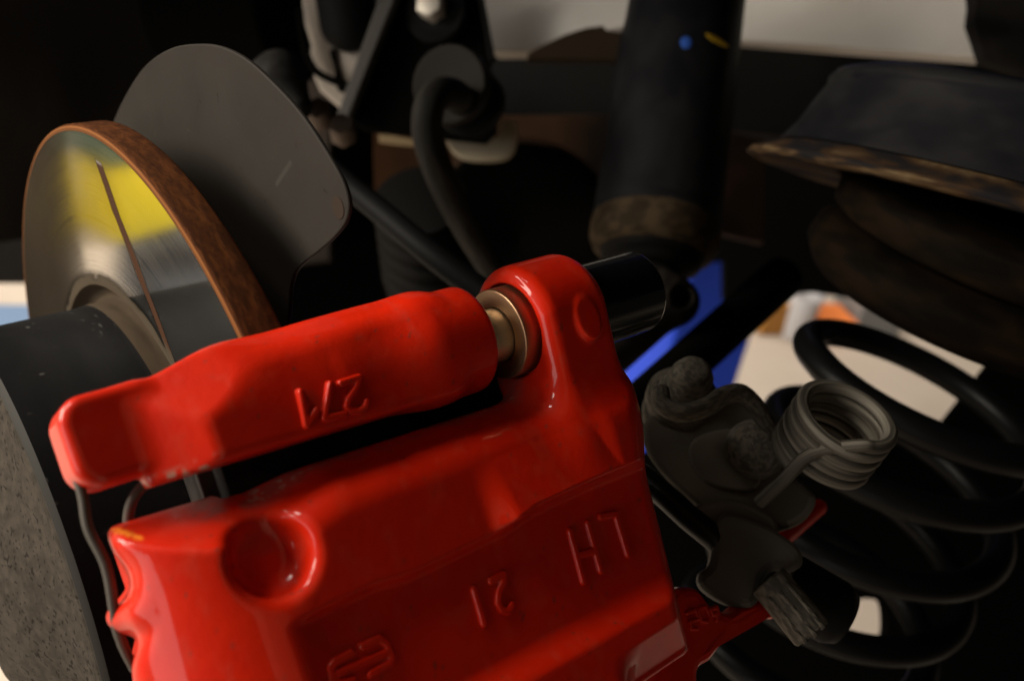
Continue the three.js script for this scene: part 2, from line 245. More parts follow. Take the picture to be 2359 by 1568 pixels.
// ---------------------------------------------------------------- dust shield behind the disc
{
  const o = HUB.clone().addScaledVector(AXN, -0.030);
  const out = [[262, 275], [285, 225], [330, 155], [390, 112], [450, 101], [505, 106], [562, 133], [622, 185], [692, 262], [760, 365], [793, 428], [803, 470], [798, 505], [775, 540], [735, 577], [700, 605], [680, 628], [668, 665], [666, 705]].map(([x, y]) => onPlane(x, y, o, AXN));
  const open = new THREE.CatmullRomCurve3(out, false, 'centripetal').getPoints(120);
  for (const [x, y] of [[660, 760], [520, 760], [380, 640], [240, 430]]) open.push(onPlane(x, y, o, AXN));
  const g = sheet(open, AXN, 0.0014, 0.0005), p = g.attributes.position, uv = g.attributes.uv, ux = DUP, uy = DH, v = new THREE.Vector3();
  for (let i = 0; i < p.count; i++) { v.fromBufferAttribute(p, i).sub(o); uv.setXY(i, (v.dot(uy) + 0.06) / 0.2, (v.dot(ux) - 0.02) / 0.2); }
  const uvOf = (x, y) => { v.copy(onPlane(x, y, o, AXN)).sub(o); return [(v.dot(uy) + 0.06) / 0.2, (v.dot(ux) - 0.02) / 0.2]; }, sa = uvOf(636, 424), sb = uvOf(668, 376);
  const map = tex(512, 512, (u, v2) => { const n = fbm(u * 10, v2 * 10, 3, 5, 10), s = noise(u * 90, v2 * 90, 6, 90); let c = lerp3([0.0185, 0.016, 0.0139], [0.0269, 0.0235, 0.0202], n); c = lerp3(c, [0.0084, 0.0063, 0.0046], 0.7 * sst(0.95, 0.98, s)); c = lerp3(c, [0.042, 0.0378, 0.0315], 0.6 * sst(0.05, 0.02, s)); const sc = seg2(u, v2, ...sa, ...sb); return lerp3(c, [0.065, 0.06, 0.0525], 0.24 * sst(0.006, 0.001, sc)); });
  const t = thing('dust_shield', 'plain grey brown sheet metal dust shield behind the rusty disc rim', 'dust shield'); t.position.copy(o); g.translate(-o.x, -o.y, -o.z);
  part('shield_plate', g, phy({ map, roughness: 0.55, specularIntensity: 0.12 }), t);
  const rv = new THREE.CylinderGeometry(0.0030, 0.0032, 0.0004, 24).applyQuaternion(new THREE.Quaternion().setFromUnitVectors(new THREE.Vector3(0, 1, 0), AXN)), q = onPlane(779, 478, o, AXN).sub(o);
  part('rusty_dimple', rv.translate(q.x, q.y, q.z), std({ color: rgb(0.025, 0.017, 0.012), roughness: 0.8 }), t);
}

// ---------------------------------------------------------------- red paint tones and cast characters
const RED = [0.50, 0.0112, 0.0007];
const redTone = (s, q, h) => {
  const n = fbm(s * 0.12 + 40, q * 0.12 + 40, h * 0.12 + 40, 3), k = noise(s * 1.1 + 90, q * 1.1 + 90, h * 1.1 + 90);
  let c = [RED[0] * mix(0.9, 1.07, n), RED[1] * mix(0.8, 1.25, n), RED[2]];
  c = lerp3(c, [0.10, 0.03, 0.02], 0.7 * sst(0.88, 0.95, k));
  return lerp3(c, [0.33, 0.10, 0.065], 0.10 * sst(0.5, 0.8, fbm(s * 0.35 + 10, q * 0.2 + 10, h * 0.3 + 10, 3)));
};
const S = (x, y, h) => { const p = onPlane(x, y, L2W(0, 0, h), CR).sub(CO).multiplyScalar(1000); return [p.dot(CA), -p.dot(CY)]; };
function glyph(parent, name, strokes, h, w = 1.05, rise = 1.15) {
  const segs = []; let a = 1e9, b = -1e9, c = 1e9, d = -1e9;
  for (const st of strokes) { const p = st.map(([x, y]) => S(x, y, h)); for (const [s, q] of p) { a = Math.min(a, s); b = Math.max(b, s); c = Math.min(c, q); d = Math.max(d, q); } for (let i = 1; i < p.length; i++) segs.push([...p[i - 1], ...p[i]]); }
  const f = (s, q, z) => { let m = 1e9; for (const g of segs) m = Math.min(m, seg2(s, q, ...g)); return ext(m - w + 0.3 * (z - h), Math.abs(z - h) - rise, 0.3); };
  return part(name, sdfMesh(f, [a - 2, c - 2, h - rise - 0.8], [b + 2, d + 2, h + rise + 0.8], 0.34, redTone), redPaint, parent);
}
const px = (ox, oy, k, list) => list.map((st) => st.map(([x, y]) => [(ox + x / k) * 0.783943, (oy + y / k) * 0.783943]));
const turnedL = (profile, q, h, seg = 72) => new THREE.LatheGeometry(profile.map(([r, s]) => new THREE.Vector2(r * 0.001, s * 0.001)), seg).rotateZ(-Math.PI / 2).translate(0, -q * 0.001, h * 0.001);

// ---------------------------------------------------------------- caliper bracket: the upper red bar
const PQ = -18.5, PH = 8;
function barF(s, q, h) {
  const fl = ext(rrect(s + 38, q + 22.8, 11.5, 10.4, 6), Math.abs(h - 0.5) - 8, 2.6);
  let b = smax(h - 17, q + 8.6 - (s + 22) * 0.04, 3);
  b = smax(b, -0.84 * (q + 31.2) + 0.54 * (h - 17), 3);
  b = smax(b, -q - mix(32.6, 37, sst(-33, -8, s)), 2); b = smax(b, 1.5 - h, 1);
  b = smax(b, -0.2 * (s + 21) - 0.52 * (q + 19.5) + 0.83 * (h - 17), mix(1.2, 10, sst(-19, 6, s)));
  b = smax(b, -0.578 * (s + 34) + 0.816 * (h - 8.5), 1.1);
  b = smax(b, s - 46, 4); b = smax(b, -36 - s, 1);
  const boss = ext(Math.hypot(q - PQ + 1.6, h - PH + 1.6) - mix(8.5, 15.2, sst(19, 42, s)), Math.abs(s - 35) - 22.6, 2.2);
  let d = smin(smin(fl, b, 2), boss, 4);
  return smax(d, -(ext(Math.hypot(q - PQ, h - PH) - 8.6, Math.abs(s - 60) - 8, 0.5)), 0.8);
}
const scuff = (c, k) => lerp3(c, [0.27, 0.23, 0.17], k);
const bracket = onCaliper('caliper_bracket', 'glossy red cast bar with raised number beside the bronze pin, above the caliper', 'caliper bracket');
part('bar', sdfMesh(barF, [-55, -41, -10], [63, 0, 24], 0.7, (s, q, h) => {
  const c = redTone(s, q, h), n = noise(s * 0.7 + 20, q * 0.7 + 20, h * 0.7 + 20);
  return scuff(c, 0.85 * sst(0.42, 0.62, n) * sst(-12.0, -9.2, q) * sst(-38, -35, s) * sst(-20, -23, s) + 0.6 * sst(0.6, 0.7, n) * sst(16.2, 17.2, h + 0.18 * (q + 20)) * sst(-34, -31, s) * sst(-19, -22, s) * sst(-19, -21, q));
}), redPaint, bracket);
{
  const k = 7.127;
  glyph(bracket, 'raised_number', px(820, 1060, k, [[[440, 660], [560, 1340]], [[570, 1350], [770, 1040]]]), 17);
  glyph(bracket, 'raised_number', px(820, 1060, k, [[[1060, 500], [1010, 800], [930, 1210], [1370, 1120]]]), 17);
  glyph(bracket, 'raised_number', px(820, 1060, k, [[[1280, 480], [1670, 350], [1600, 580], [1420, 850], [1400, 980], [1480, 1070], [1650, 1070], [1790, 990], [1820, 860]]]), 17);
}

// ---------------------------------------------------------------- caliper: the lower red casting with its ear
function bodyF(s, q, h) {
  const qt = s < -13 ? mix(-4.3, -2.5, (s + 50) / 37) : -2.5 + (s + 13) * 0.036;
  let H = 19.5;
  if (s < -14) { const t = Math.min(1, (-14 - s) / 39); H -= 34 * (1 - Math.sqrt(1 - t * t)); }
  const inr = sst(-22, -12, s), lift = 4 * Math.max(Math.min(1, Math.max(0, (q - 13) / 16)) * sst(35, 44, s), sst(73, 82, s) * sst(4, 14, q)), crest = q - 29.4 - 1.4 * sst(0, 12, s) + 2.2 * sst(34, 52, s) - 1.0 * sst(70, 95, s);
  H += lift * (1 - sst(-0.9, 3.2, crest));
  H -= 3.0 * sst(-0.9, 2.2, crest) * inr;
  H += 6.0 * sst(60.5, 68, q + 0.03 * (60 - s)) * inr;
  if (q > 73) { const e2 = sst(54, 68, s); H -= Math.min(13, (q - 73) * 0.95) * e2; H += 1.3 * e2 * sst(1.6, 0.4, Math.abs(q - 86.5)); H -= 7 * e2 * sst(87, 88.5, q); }
  let d = (h - H) * 0.84;
  d = smax(d, -0.8 * (q - qt) + 0.595 * (h - mix(1, 6.5, sst(-16, 4, s))), s < -14 ? 1.2 : 4);
  d = smax(d, qt - q, 1.5);
  d = smax(d, (s + 0.92 * (h - 10) - 100.6 + (q - 27) * (q < 27 ? 0.1 : 0.155)) * 0.735, 2.5);
  d = smax(d, -45.8 - 4.4 * sst(19, 30, q) - s - 0.2 * Math.min(0, h), 3);
  d = smax(d, Math.min(2 - h, Math.max(-30 - h, s + 20)), 1.5);
  d = smax(d, q - 112, 2);
  // lower right lip
  // ear around the pin
  const tq = Math.min(1, Math.max(0, (q - PQ) / 30)), ear = ext(Math.hypot(Math.min(0, q - PQ) + Math.max(0, q - PQ - 30), h - PH + tq * 3) - 18.4 + tq * 3, Math.abs(s - 83.6) - 12.6, 4.8);
  d = smin(d, ear, 12.5);
  d = smin(d, ext(Math.hypot((s - 85.3) * 1.2, (q + 13.5) * 0.82) - 5.1, Math.abs(h - 25.6) - 0.85, 0.7), 1.8);
  d = smax(d, -ext(Math.hypot(q - PQ, h - PH) - 13.7, Math.abs(s - 69) - 5, 0.6), 1);
  // scoop in the shoulder, lump on the left flank
  d = smax(d, -ext(Math.hypot(s + 18.4, (q - 14.2) * 0.95) - 8.8, 9.6 - h, 5), 3.6);
  d = smin(d, seg3(s, q, h, [-44.5, 15, -8], [-43, 15.5, 1.5], 5.4, 4.0), 4);
  d = smax(d, -seg3(s, q, h, [-47, 7.5, -20], [-50.5, 7.5, 12], 4, 4), 5);
  return d;
}
const caliper = onCaliper('brake_caliper', 'glossy red cast brake caliper with raised letters below the numbered bar', 'brake caliper');
part('housing', sdfMesh(bodyF, [-58, -40, -32], [106, 114, 29], 0.85, (s, q, h) => {
  let c = redTone(s, q, h); const n = noise(s * 1.4 + 20, q * 1.4 + 20, h * 1.4 + 20);
  c = lerp3(c, [0.75, 0.22, 0.02], 0.9 * sst(0.55, 0.2, seg2(s, q, -45, -4, -41, 0.8) + 1.2 * (n - 0.5)) * (h > 0 ? 1 : 0));
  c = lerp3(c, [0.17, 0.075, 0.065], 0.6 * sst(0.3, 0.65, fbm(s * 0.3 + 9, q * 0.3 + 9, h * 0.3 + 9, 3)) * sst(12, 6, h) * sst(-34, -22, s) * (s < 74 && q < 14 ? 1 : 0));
  c = lerp3(c, [0.3, 0.22, 0.18], 0.8 * sst(0.7, 0.78, n) * sst(8.6, 6.8, h) * (q < 14 && q > -6 && s > -16 && s < 66 ? 1 : 0));
  return c;
}), redPaint, caliper);
{
  const hL = 16.3;
  glyph(caliper, 'raised_letter', px(1600, 1460, 5.6, [[[1150, 290], [1350, 950]], [[890, 330], [1150, 280]]]), hL, 1.2, 1.25);
  glyph(caliper, 'raised_letter', px(1600, 1460, 5.6, [[[400, 560], [620, 1390]], [[690, 430], [900, 1210]], [[540, 960], [790, 890]]]), hL, 1.2, 1.25);
  glyph(caliper, 'raised_number', px(1340, 1640, 7.127, [[[350, 640], [560, 1370]]]), hL, 1.2, 1.25);
  glyph(caliper, 'raised_number', px(1340, 1640, 7.127, [[[700, 470], [960, 330], [960, 500], [870, 700], [850, 930], [930, 1080], [1060, 1110], [1150, 980]]]), hL, 1.2, 1.25);
  glyph(caliper, 'raised_emblem', px(920, 1820, 7.863, [[[860, 770], [480, 960], [370, 1140], [430, 1400], [560, 1480], [900, 1400]], [[1110, 620], [1500, 440], [1680, 560], [1790, 850], [1760, 980], [1310, 1260]], [[560, 1230], [1750, 740]]]), hL, 1.2, 1.25);
}
const bronze = phy({ map: grime([0.50, 0.29, 0.16], [0.66, 0.42, 0.25], 5, 4), metalness: 1, roughness: 0.44 });
const steelPin = std({ map: grime([0.62, 0.54, 0.40], [0.80, 0.72, 0.56], 4, 6), metalness: 1, roughness: 0.46 });
part('guide_pin', turnedL([[0, 50], [7.7, 50], [7.7, 66.6], [7.4, 67.4], [7.4, 74]], PQ, PH), steelPin, caliper);
part('pin_collar', turnedL([[8.0, 74], [8.0, 66.8], [8.4, 66.4], [12.7, 66.4], [13.1, 66.8], [13.1, 74.5], [8.0, 74.5]], PQ, PH), bronze, caliper);
part('pin_cap', turnedL([[13.6, 94.5], [13.9, 97.2], [13.6, 97.9], [13.2, 98.4], [13.2, 123.4], [12.9, 124.2], [12.2, 124.6], [0, 124.9]], PQ, PH), phy({ color: rgb(0.004, 0.004, 0.005), roughness: 0.16, clearcoat: 0.8, clearcoatRoughness: 0.05 }), caliper);

// cast arm on the inboard side of the caliper, seen past its lower right corner
{
  const out = smooth([[1556, 1370], [1605, 1352], [1650, 1398], [1695, 1412], [1735, 1386], [1775, 1376], [1806, 1396], [1796, 1424], [1745, 1424], [1702, 1442], [1672, 1482], [1642, 1522], [1614, 1548], [1612, 1640], [1530, 1640], [1536, 1480]].map(([x, y]) => new THREE.Vector3(x, y, 0)), 6).map((p) => onPlane(p.x, p.y, L2W(0, 0, -4), CR));
  const toCal = (g) => g.applyMatrix4(calM.clone().setPosition(CO).invert());
  const tint = (g) => { const n = g.attributes.position.count, c = new Float32Array(n * 3), p = g.attributes.position; for (let i = 0; i < n; i++) c.set(redTone(p.getX(i) * 1000, -p.getY(i) * 1000, p.getZ(i) * 1000), i * 3); g.setAttribute('color', new THREE.BufferAttribute(c, 3)); return g; };
  part('cable_arm', tint(toCal(sheet(out, CR, 0.011, 0.0032))), redPaint, caliper);
  const C = [...S(1795, 1238, -20), -20], E2 = [...S(1884, 1168, -24), -24];
  part('cast_stub', sdfMesh((s, q, h) => seg3(s, q, h, C, E2, 4.2, 3.4), [Math.min(C[0], E2[0]) - 7, Math.min(C[1], E2[1]) - 7, -32], [Math.max(C[0], E2[0]) + 7, Math.max(C[1], E2[1]) + 7, -12], 1.1, redTone), redPaint, caliper);
  glyph(caliper, 'raised_number', [[[1582, 1412], [1600, 1404], [1608, 1425], [1588, 1432], [1592, 1448], [1604, 1448]]], -3.6, 0.7, 0.7);
  glyph(caliper, 'raised_number', [[[1610, 1402], [1624, 1398], [1634, 1420], [1628, 1432], [1614, 1430], [1608, 1412], [1610, 1402]]], -3.6, 0.7, 0.7);
  glyph(caliper, 'raised_number', [[[1636, 1404], [1650, 1398], [1654, 1412], [1640, 1416], [1636, 1404]], [[1652, 1412], [1650, 1428]]], -3.6, 0.7, 0.7);
}

part('gap_shade_plate', new RoundedBoxGeometry(0.052, 0.022, 0.0012, 2, 0.0004).translate(0.008, 0.002, 0.0014), blackMetal, bracket);  // black plate added over the disc rim as shade in the gap
part('mounting_web', new RoundedBoxGeometry(0.044, 0.044, 0.056, 3, 0.004).translate(0.040, 0.0135, -0.036), blackMetal, bracket);  // bracket web, coloured black for the shade in the gap
part('piston_housing', new RoundedBoxGeometry(0.064, 0.084, 0.052, 3, 0.008).translate(0.066, -0.05, -0.025), blackMetal, caliper);  // piston housing, black for the same shaded gap
part('gap_shade_wall', new RoundedBoxGeometry(0.040, 0.024, 0.020, 3, 0.004).translate(0.076, 0.001, -0.015), blackMetal, caliper);  // black cover added below the ear as shade in the gap
// ---------------------------------------------------------------- pads and clips inside the caliper
{
  const padM = std({ map: grime([0.0072, 0.0066, 0.006], [0.021, 0.018, 0.0162], 6, 12), roughness: 0.85 });
  for (const [s0, s1, lab] of [[-17, -0.6, 'dark outboard brake pad in the gap between the red castings'], [12.6, 30, 'dark inboard brake pad in the gap below the raised number']]) {
    const g = onCaliper('brake_pad', lab, 'brake pad');
    const back = s0 < 0 ? s0 : s1 - 6, fr = s0 < 0 ? s0 + 6 : s0;
    part('backing_plate', new RoundedBoxGeometry(0.006, 0.06, 0.034, 2, 0.001).translate((back + 3) / 1000, -0.018, -0.0175), padM, g);
    part('friction_block', new RoundedBoxGeometry((s1 - s0 - 6) / 1000, 0.052, 0.03, 2, 0.001).translate((fr + (s1 - s0 - 6) / 2) / 1000, -0.018, -0.0185), padM, g);
  }
  const wire = std({ color: rgb(0.09, 0.08, 0.07), roughness: 0.5, metalness: 0.4 });
  const w1 = part('pad_spring', tube([[178, 1100, 0.204], [190, 1140, 0.204], [203, 1215, 0.204], [243, 1300, 0.205], [262, 1400, 0.207], [268, 1440, 0.209], [285, 1490, 0.212], [310, 1540, 0.216]].map((p) => V(...p)), 0.0011, 90), wire);
  tag(w1, 'long thin grey wire spring hanging below the left end of the red bar', 'spring clip');
  const w2 = part('pad_spring', tube([[352, 1100, 0.214], [330, 1118, 0.213], [306, 1150, 0.212], [296, 1190, 0.213], [300, 1240, 0.215]].map((p) => V(...p)), 0.0012, 50), wire);
  tag(w2, 'short curved grey wire end between the red bar and the caliper corner', 'spring clip');
  const sh = thing('pad_shim', 'small grey metal tab in the gap under the red bar', 'shim'); const q = V(512, 1090, 0.232); sh.position.copy(q); sh.quaternion.setFromRotationMatrix(calM);
  part('tab', new RoundedBoxGeometry(0.013, 0.022, 0.0016, 2, 0.0006), std({ color: rgb(0.025, 0.024, 0.022), roughness: 0.6, metalness: 0.2 }), sh);
}

// ---------------------------------------------------------------- under the car, behind the brake
const TO = new THREE.Vector3(0, CAMY, 0);
const facing = (p) => TO.clone().sub(p).normalize();
const poly = (pts, d, nn = BACK) => { const o = V(...pts[0], d); return pts.map(([x, y]) => onPlane(x, y, o, nn)); };
const place = (g, o) => { g.position.copy(o); return (geo) => geo.translate(-o.x, -o.y, -o.z); };
// wheel arch: a curved shell round the wheel's axis, open on the outboard side
{
  const g = thing('wheel_arch', 'dark brown dirty wheel arch lining curving behind the disc and shield', 'wheel arch'); g.position.copy(HUB); g.quaternion.copy(disc.quaternion);
  const m = std({ map: grime([0.0072, 0.006, 0.0051], [0.024, 0.0192, 0.0156], 10, 21), roughness: 0.9 });
  part('lining', lathe([[0.47, 0.0], [0.47, -0.22], [0.475, -0.22], [0.475, 0.0], [0.47, 0.0]], 90, -0.15, 3.52), m, g);
  part('lip', lathe([[0.475, 0.0], [0.468, 0.0], [0.466, 0.06], [0.462, 0.111], [0.466, 0.113], [0.475, 0.107], [0.475, 0.0]], 90, -0.15, 3.75), std({ map: grime([0.26, 0.22, 0.17], [0.42, 0.36, 0.29], 9, 23), roughness: 0.8 }), g);
}
const occl = (name, label, category, pts, d, thick, m, holes = [], nn = BACK) => {
  const P = poly(pts, d, nn), c = P[0].clone(), g = sheet(P, nn, thick, Math.min(0.002, thick / 3), holes.map((h) => h.map(([x, y]) => onPlane(x, y, P[0], nn))));
  const t = thing(name, label, category), mv = place(t, c); part('plate', mv(g), m, t); return t;
};
occl('underbody_panel', 'black underbody sheet filling the dark background behind the shock absorber', 'car underbody', [[300, -200], [2700, -200], [2700, 800], [2280, 770], [2060, 700], [1880, 672], [1668, 690], [1668, 600], [1590, 610], [1470, 690], [1380, 740], [1370, 900], [600, 900], [300, 640]], 1.15, 0.02, matteBlack);
occl('inner_panel', 'dark brown inner wheel arch wall at the upper left corner', 'inner wall', [[-500, -400], [760, -400], [760, 600], [300, 652], [-500, 648]], 1.0, 0.02, std({ map: grime([0.004, 0.0032, 0.0028], [0.016, 0.012, 0.0095], 4, 25), roughness: 0.95 }));
{
  const g = thing('blocking_car_floor', 'unseen dark floor pan of the car added above the suspension to block light', 'car floor'); g.position.set(0.8, 1.78, -1.02);  // out of view; placed to keep the rear lamp off the suspension
  part('pan', new RoundedBoxGeometry(2.7, 0.06, 1.4, 2, 0.01), matteBlack, g);
}
const TILT = dirW(-0.5, 0.25, 0.83).normalize();
const dirtyWhite = std({ map: grime([0.33, 0.30, 0.265], [0.44, 0.42, 0.395], 7, 31), roughness: 0.6 });
occl('car_bodywork', 'dirty white painted body panel between the black bracket and the shock absorber', 'body panel', [[1080, -120], [1500, -120], [1500, 30], [1430, 62], [1380, 70], [1300, 84], [1220, 118], [1130, 118], [1100, 60]], 0.68, 0.012, dirtyWhite, [], TILT);
occl('car_bodywork', 'dirty white painted body panel right of the shock absorber, above the spring seat', 'body panel', [[1690, -120], [2228, -120], [2233, -10], [2226, 40], [2246, 90], [2262, 132], [2200, 128], [1960, 112], [1690, 92]], 0.76, 0.012, dirtyWhite, [], TILT);
occl('sound_pad', 'brown pad bulging over the lower edge of the left white panel', 'pad', [[1215, 122], [1255, 100], [1300, 78], [1350, 62], [1410, 54], [1470, 54], [1530, 64], [1530, 140], [1215, 136]], 0.60, 0.01, std({ color: rgb(0.03, 0.02, 0.013), roughness: 0.9 }));
occl('frame_rail', 'long black steel frame rail crossing below the white panels', 'frame rail', [[1120, 118], [1750, 100], [2300, 140], [2700, 190], [2700, 420], [1700, 300], [1120, 262]], 0.86, 0.05, blackMetal);
occl('cross_member', 'rust brown cross member edge below the black frame rail', 'cross member', [[860, 268], [1500, 262], [1760, 320], [1760, 560], [1380, 470], [1180, 398], [1000, 398], [860, 470]], 0.8, 0.02, std({ map: grime([0.010, 0.007, 0.005], [0.065, 0.030, 0.013], 9, 41), roughness: 0.9 }));
// drive housing: large dark drum
{
  const t = thing('axle_housing', 'big round black axle housing behind the bent bar', 'axle housing'), a = V(1190, 560, 0.72), b = V(1240, 520, 0.52); t.position.copy(a); b.sub(a);
  const z = new THREE.Vector3();
  part('drum', turned([[0, -0.05], [0.064, -0.05], [0.069, -0.045], [0.069, 0.05], [0.066, 0.055], [0.061, 0.052], [0, 0.03]], z, b, 80), matteBlack, t);
  part('flange', turned([[0.069, 0.02], [0.075, 0.022], [0.076, 0.03], [0.069, 0.034]], z, b, 80), std({ color: rgb(0.035, 0.02, 0.012), roughness: 0.85 }), t);
}
{
  const t = thing('rubber_boot', 'ribbed dark rubber boot left of the lower end of the bent bar', 'rubber boot'), a = V(1010, 640, 0.62), b = V(965, 460, 0.56), L = a.distanceTo(b); t.position.copy(a); b.sub(a);
  const pr = [[0, 0]]; for (let i = 0; i <= 24; i++) pr.push([0.034 - 0.009 * (i / 24) + 0.0035 * Math.cos(i * Math.PI / 2), (L * i) / 24]); pr.push([0, L]);
  part('bellows', turned(pr, new THREE.Vector3(), b, 48), phy({ color: rgb(0.0065, 0.006, 0.0055), roughness: 0.7, specularIntensity: 0.1 }), t);
}
// black triangular bracket with bolt
{
  const t = thing('suspension_bracket', 'black triangular steel bracket with a pale bolt above the bent bar', 'bracket'), P = poly([[915, -60], [1098, -60], [1128, 120], [1146, 300], [1120, 330], [840, 300], [792, 262]], 0.6), o = P[0].clone(), mv = place(t, o);
  part('web', mv(sheet(P, BACK, 0.006, 0.0015)), matteBlack, t);
  const fl = poly([[893, -60], [930, -60], [802, 268], [776, 262]], 0.585);
  part('flange', mv(sheet(fl, BACK, 0.022, 0.001)), std({ color: rgb(0.085, 0.08, 0.075), roughness: 0.55, metalness: 0.2 }), t);
  const rl = poly([[1092, -60], [1106, -60], [1140, 130], [1128, 140]], 0.59); part('flange', mv(sheet(rl, BACK, 0.012, 0.001)), blackMetal, t);
  const b = V(1005, 28, 0.595).sub(o), ax = dirW(-0.25, 0.05, 1).normalize();
  const bolt = part('bolt', turned([[0, 0.017], [0.008, 0.017], [0.009, 0.015], [0.009, 0.004]], b, b.clone().add(ax), 6), std({ color: rgb(0.5, 0.46, 0.4), roughness: 0.45, metalness: 0.5 }), t);
  part('washer', turned([[0, 0.004], [0.019, 0.004], [0.0205, 0.002], [0.0205, -0.004]], b, b.clone().add(ax), 40), blackMetal, bolt);
}
// off-white bracket with black wire, upper left
{
  const t = thing('body_bracket', 'off-white painted body bracket with yellowed edge beside the black triangular bracket', 'body bracket'), P = poly([[690, -60], [900, -60], [880, 60], [842, 170], [800, 262], [735, 205], [712, 150], [716, 100], [700, 50]], 0.62), o = P[0].clone(), mv = place(t, o);
  part('plate', mv(sheet(P, BACK, 0.01, 0.002)), std({ map: grime([0.20, 0.15, 0.10], [0.40, 0.36, 0.32], 5, 51), roughness: 0.6 }), t);
  part('slot', mv(sheet(poly(smooth([[758, 118], [770, 112], [778, 150], [792, 205], [776, 205], [770, 160]].map(([x, y]) => new THREE.Vector3(x, y, 0)), 3).map((p) => [p.x, p.y]), 0.617), BACK, 0.004, 0.001)), matteBlack, t);
  const s = thing('bump_stop', 'dark rounded rubber stop in front of the off-white bracket', 'rubber stop'), q = V(792, -22, 0.6); s.position.copy(q);
  part('rubber_body', new THREE.CapsuleGeometry(0.019, 0.04, 12, 32).rotateZ(0.2), blackRubber, s);
  const w = part('wire', tube([[690, 20, 0.61], [696, 70, 0.61], [706, 124, 0.61], [726, 162, 0.61], [764, 184, 0.61], [808, 198, 0.61], [850, 200, 0.61]].map((p) => V(...p)), 0.0026, 60), matteBlack);
  tag(w, 'thin black wire curving under the off-white bracket', 'wire');
  const d = thing('air_chamber', 'black drum shaped part above the top of the dust shield', 'chamber'), a = V(555, 10, 0.72); d.position.copy(a);
  part('drum', turned([[0, -0.05], [0.055, -0.05], [0.06, -0.045], [0.06, 0.045], [0.055, 0.05], [0, 0.05]], new THREE.Vector3(), dirW(1, -0.1, 0.3), 60), matteBlack, d);
  const k = thing('steering_knuckle', 'dull dark grey cast lug just right of the dust shield edge', 'casting'), kq = V(618, 186, 0.5); k.position.copy(kq); k.quaternion.setFromRotationMatrix(new THREE.Matrix4().makeBasis(dirW(1, 0, 0), dirW(0, 1, 0), dirW(0, 0, 1)));
  const km = std({ map: grime([0.0108, 0.0102, 0.0096], [0.0216, 0.0204, 0.0192], 5, 61), roughness: 0.7 });
  part('lug', sdfMesh((x, y, z) => smax(smin(seg3(x, y, z, [-14, 8, 0], [6, -2, 0], 11, 13), seg3(x, y, z, [6, -2, 0], [16, 14, 2], 13, 8), 6), -seg3(x, y, z, [-5, 4, 40], [-5, 4, 4], 7, 7), 3), [-30, -22, -18], [30, 30, 20], 1.4), km, k);
  const nut = V(735, 262, 0.52).sub(kq).applyQuaternion(k.quaternion.clone().invert());
  for (const [x, y] of [[0, 0], [13, -9]]) part('nut', new THREE.CylinderGeometry(0.007, 0.008, 0.012, 6).rotateX(1.2).translate(nut.x + x / 1000, nut.y + y / 1000, nut.z), std({ color: rgb(0.10, 0.075, 0.06), roughness: 0.6, metalness: 0.4 }), k);
}
// bent bar with its rubber bush
{
  const t = thing('stabilizer_bar', 'bent dark grey bar with round washer, behind the brake', 'stabilizer bar'), o = V(1050, 205, 0.5); t.position.copy(o);
  const mv = (g) => g.translate(-o.x, -o.y, -o.z), bm = std({ map: grime([0.0088, 0.008, 0.0072], [0.0275, 0.0237, 0.0198], 6, 71), roughness: 0.7, bumpMap: grit, bumpScale: 0.0006 });
  part('bar', mv(tube([[1064, 240, 0.535], [1046, 217, 0.51], [1012, 216, 0.494], [987, 250, 0.487], [984, 305, 0.489], [1003, 374, 0.495], [1062, 500, 0.515], [1130, 610, 0.535], [1210, 730, 0.565]].map((p) => V(...p)), 0.0083, 120, 20)), bm, t);
  const c = V(1040, 197, 0.53), ax = dirW(-0.3, -0.08, 1);
  part('washer', mv(turned([[0, 0.004], [0.018, 0.004], [0.021, 0.006], [0.0222, 0.004], [0.0225, -0.004], [0.0205, -0.008], [0, -0.008]], c, c.clone().add(ax), 60)), std({ color: rgb(0.0154, 0.0138, 0.0121), roughness: 0.7 }), t);
  part('bush', mv(turned([[0, -0.008], [0.0185, -0.008], [0.0205, -0.012], [0.0205, -0.022], [0.018, -0.026], [0, -0.026]], c.clone().addScaledVector(dirW(0.15, -0.2, 0), 0.03), c.clone().addScaledVector(dirW(0.15, -0.2, 0), 0.03).add(ax), 50)), blackRubber, t);
  const pl = thing('retainer_plate', 'cream coloured retainer plate below the washer of the bent bar', 'retainer plate'), q = poly(smooth([[1020, 270], [1110, 296], [1128, 312], [1146, 310], [1156, 276], [1190, 280], [1188, 340], [1160, 368], [1090, 370], [1048, 355], [1025, 318]].map(([x, y]) => new THREE.Vector3(x, y, 0)), 3).map((p) => [p.x, p.y]), 0.62), mp = place(pl, q[0].clone());
  part('plate', mp(sheet(q, BACK, 0.008, 0.002)), std({ map: grime([0.15, 0.11, 0.065], [0.33, 0.28, 0.20], 6, 81), roughness: 0.7 }), pl);
  const q2 = poly([[872, 308], [900, 310], [962, 322], [962, 336], [905, 330], [872, 326]], 0.64), st = thing('retainer_strip', 'narrow tan strip left of the bent bar', 'strip'), ms = place(st, q2[0].clone());
  part('strip', ms(sheet(q2, BACK, 0.006, 0.001)), std({ color: rgb(0.22, 0.16, 0.09), roughness: 0.7 }), st);
  const pin = part('split_pin', rod(V(1130, 250, 0.6), V(1132, 308, 0.6), 0.0038), blackMetal); tag(pin, 'short dark pin hanging over the cream plate', 'pin');
  const cab = part('brake_cable', tube([[680, 330, 0.5], [770, 400, 0.47], [880, 490, 0.45], [1000, 590, 0.43], [1120, 680, 0.42]].map((p) => V(...p)), 0.0062, 60), blackRubber); tag(cab, 'straight black cable running from the shield edge down behind the red bar', 'cable');
}
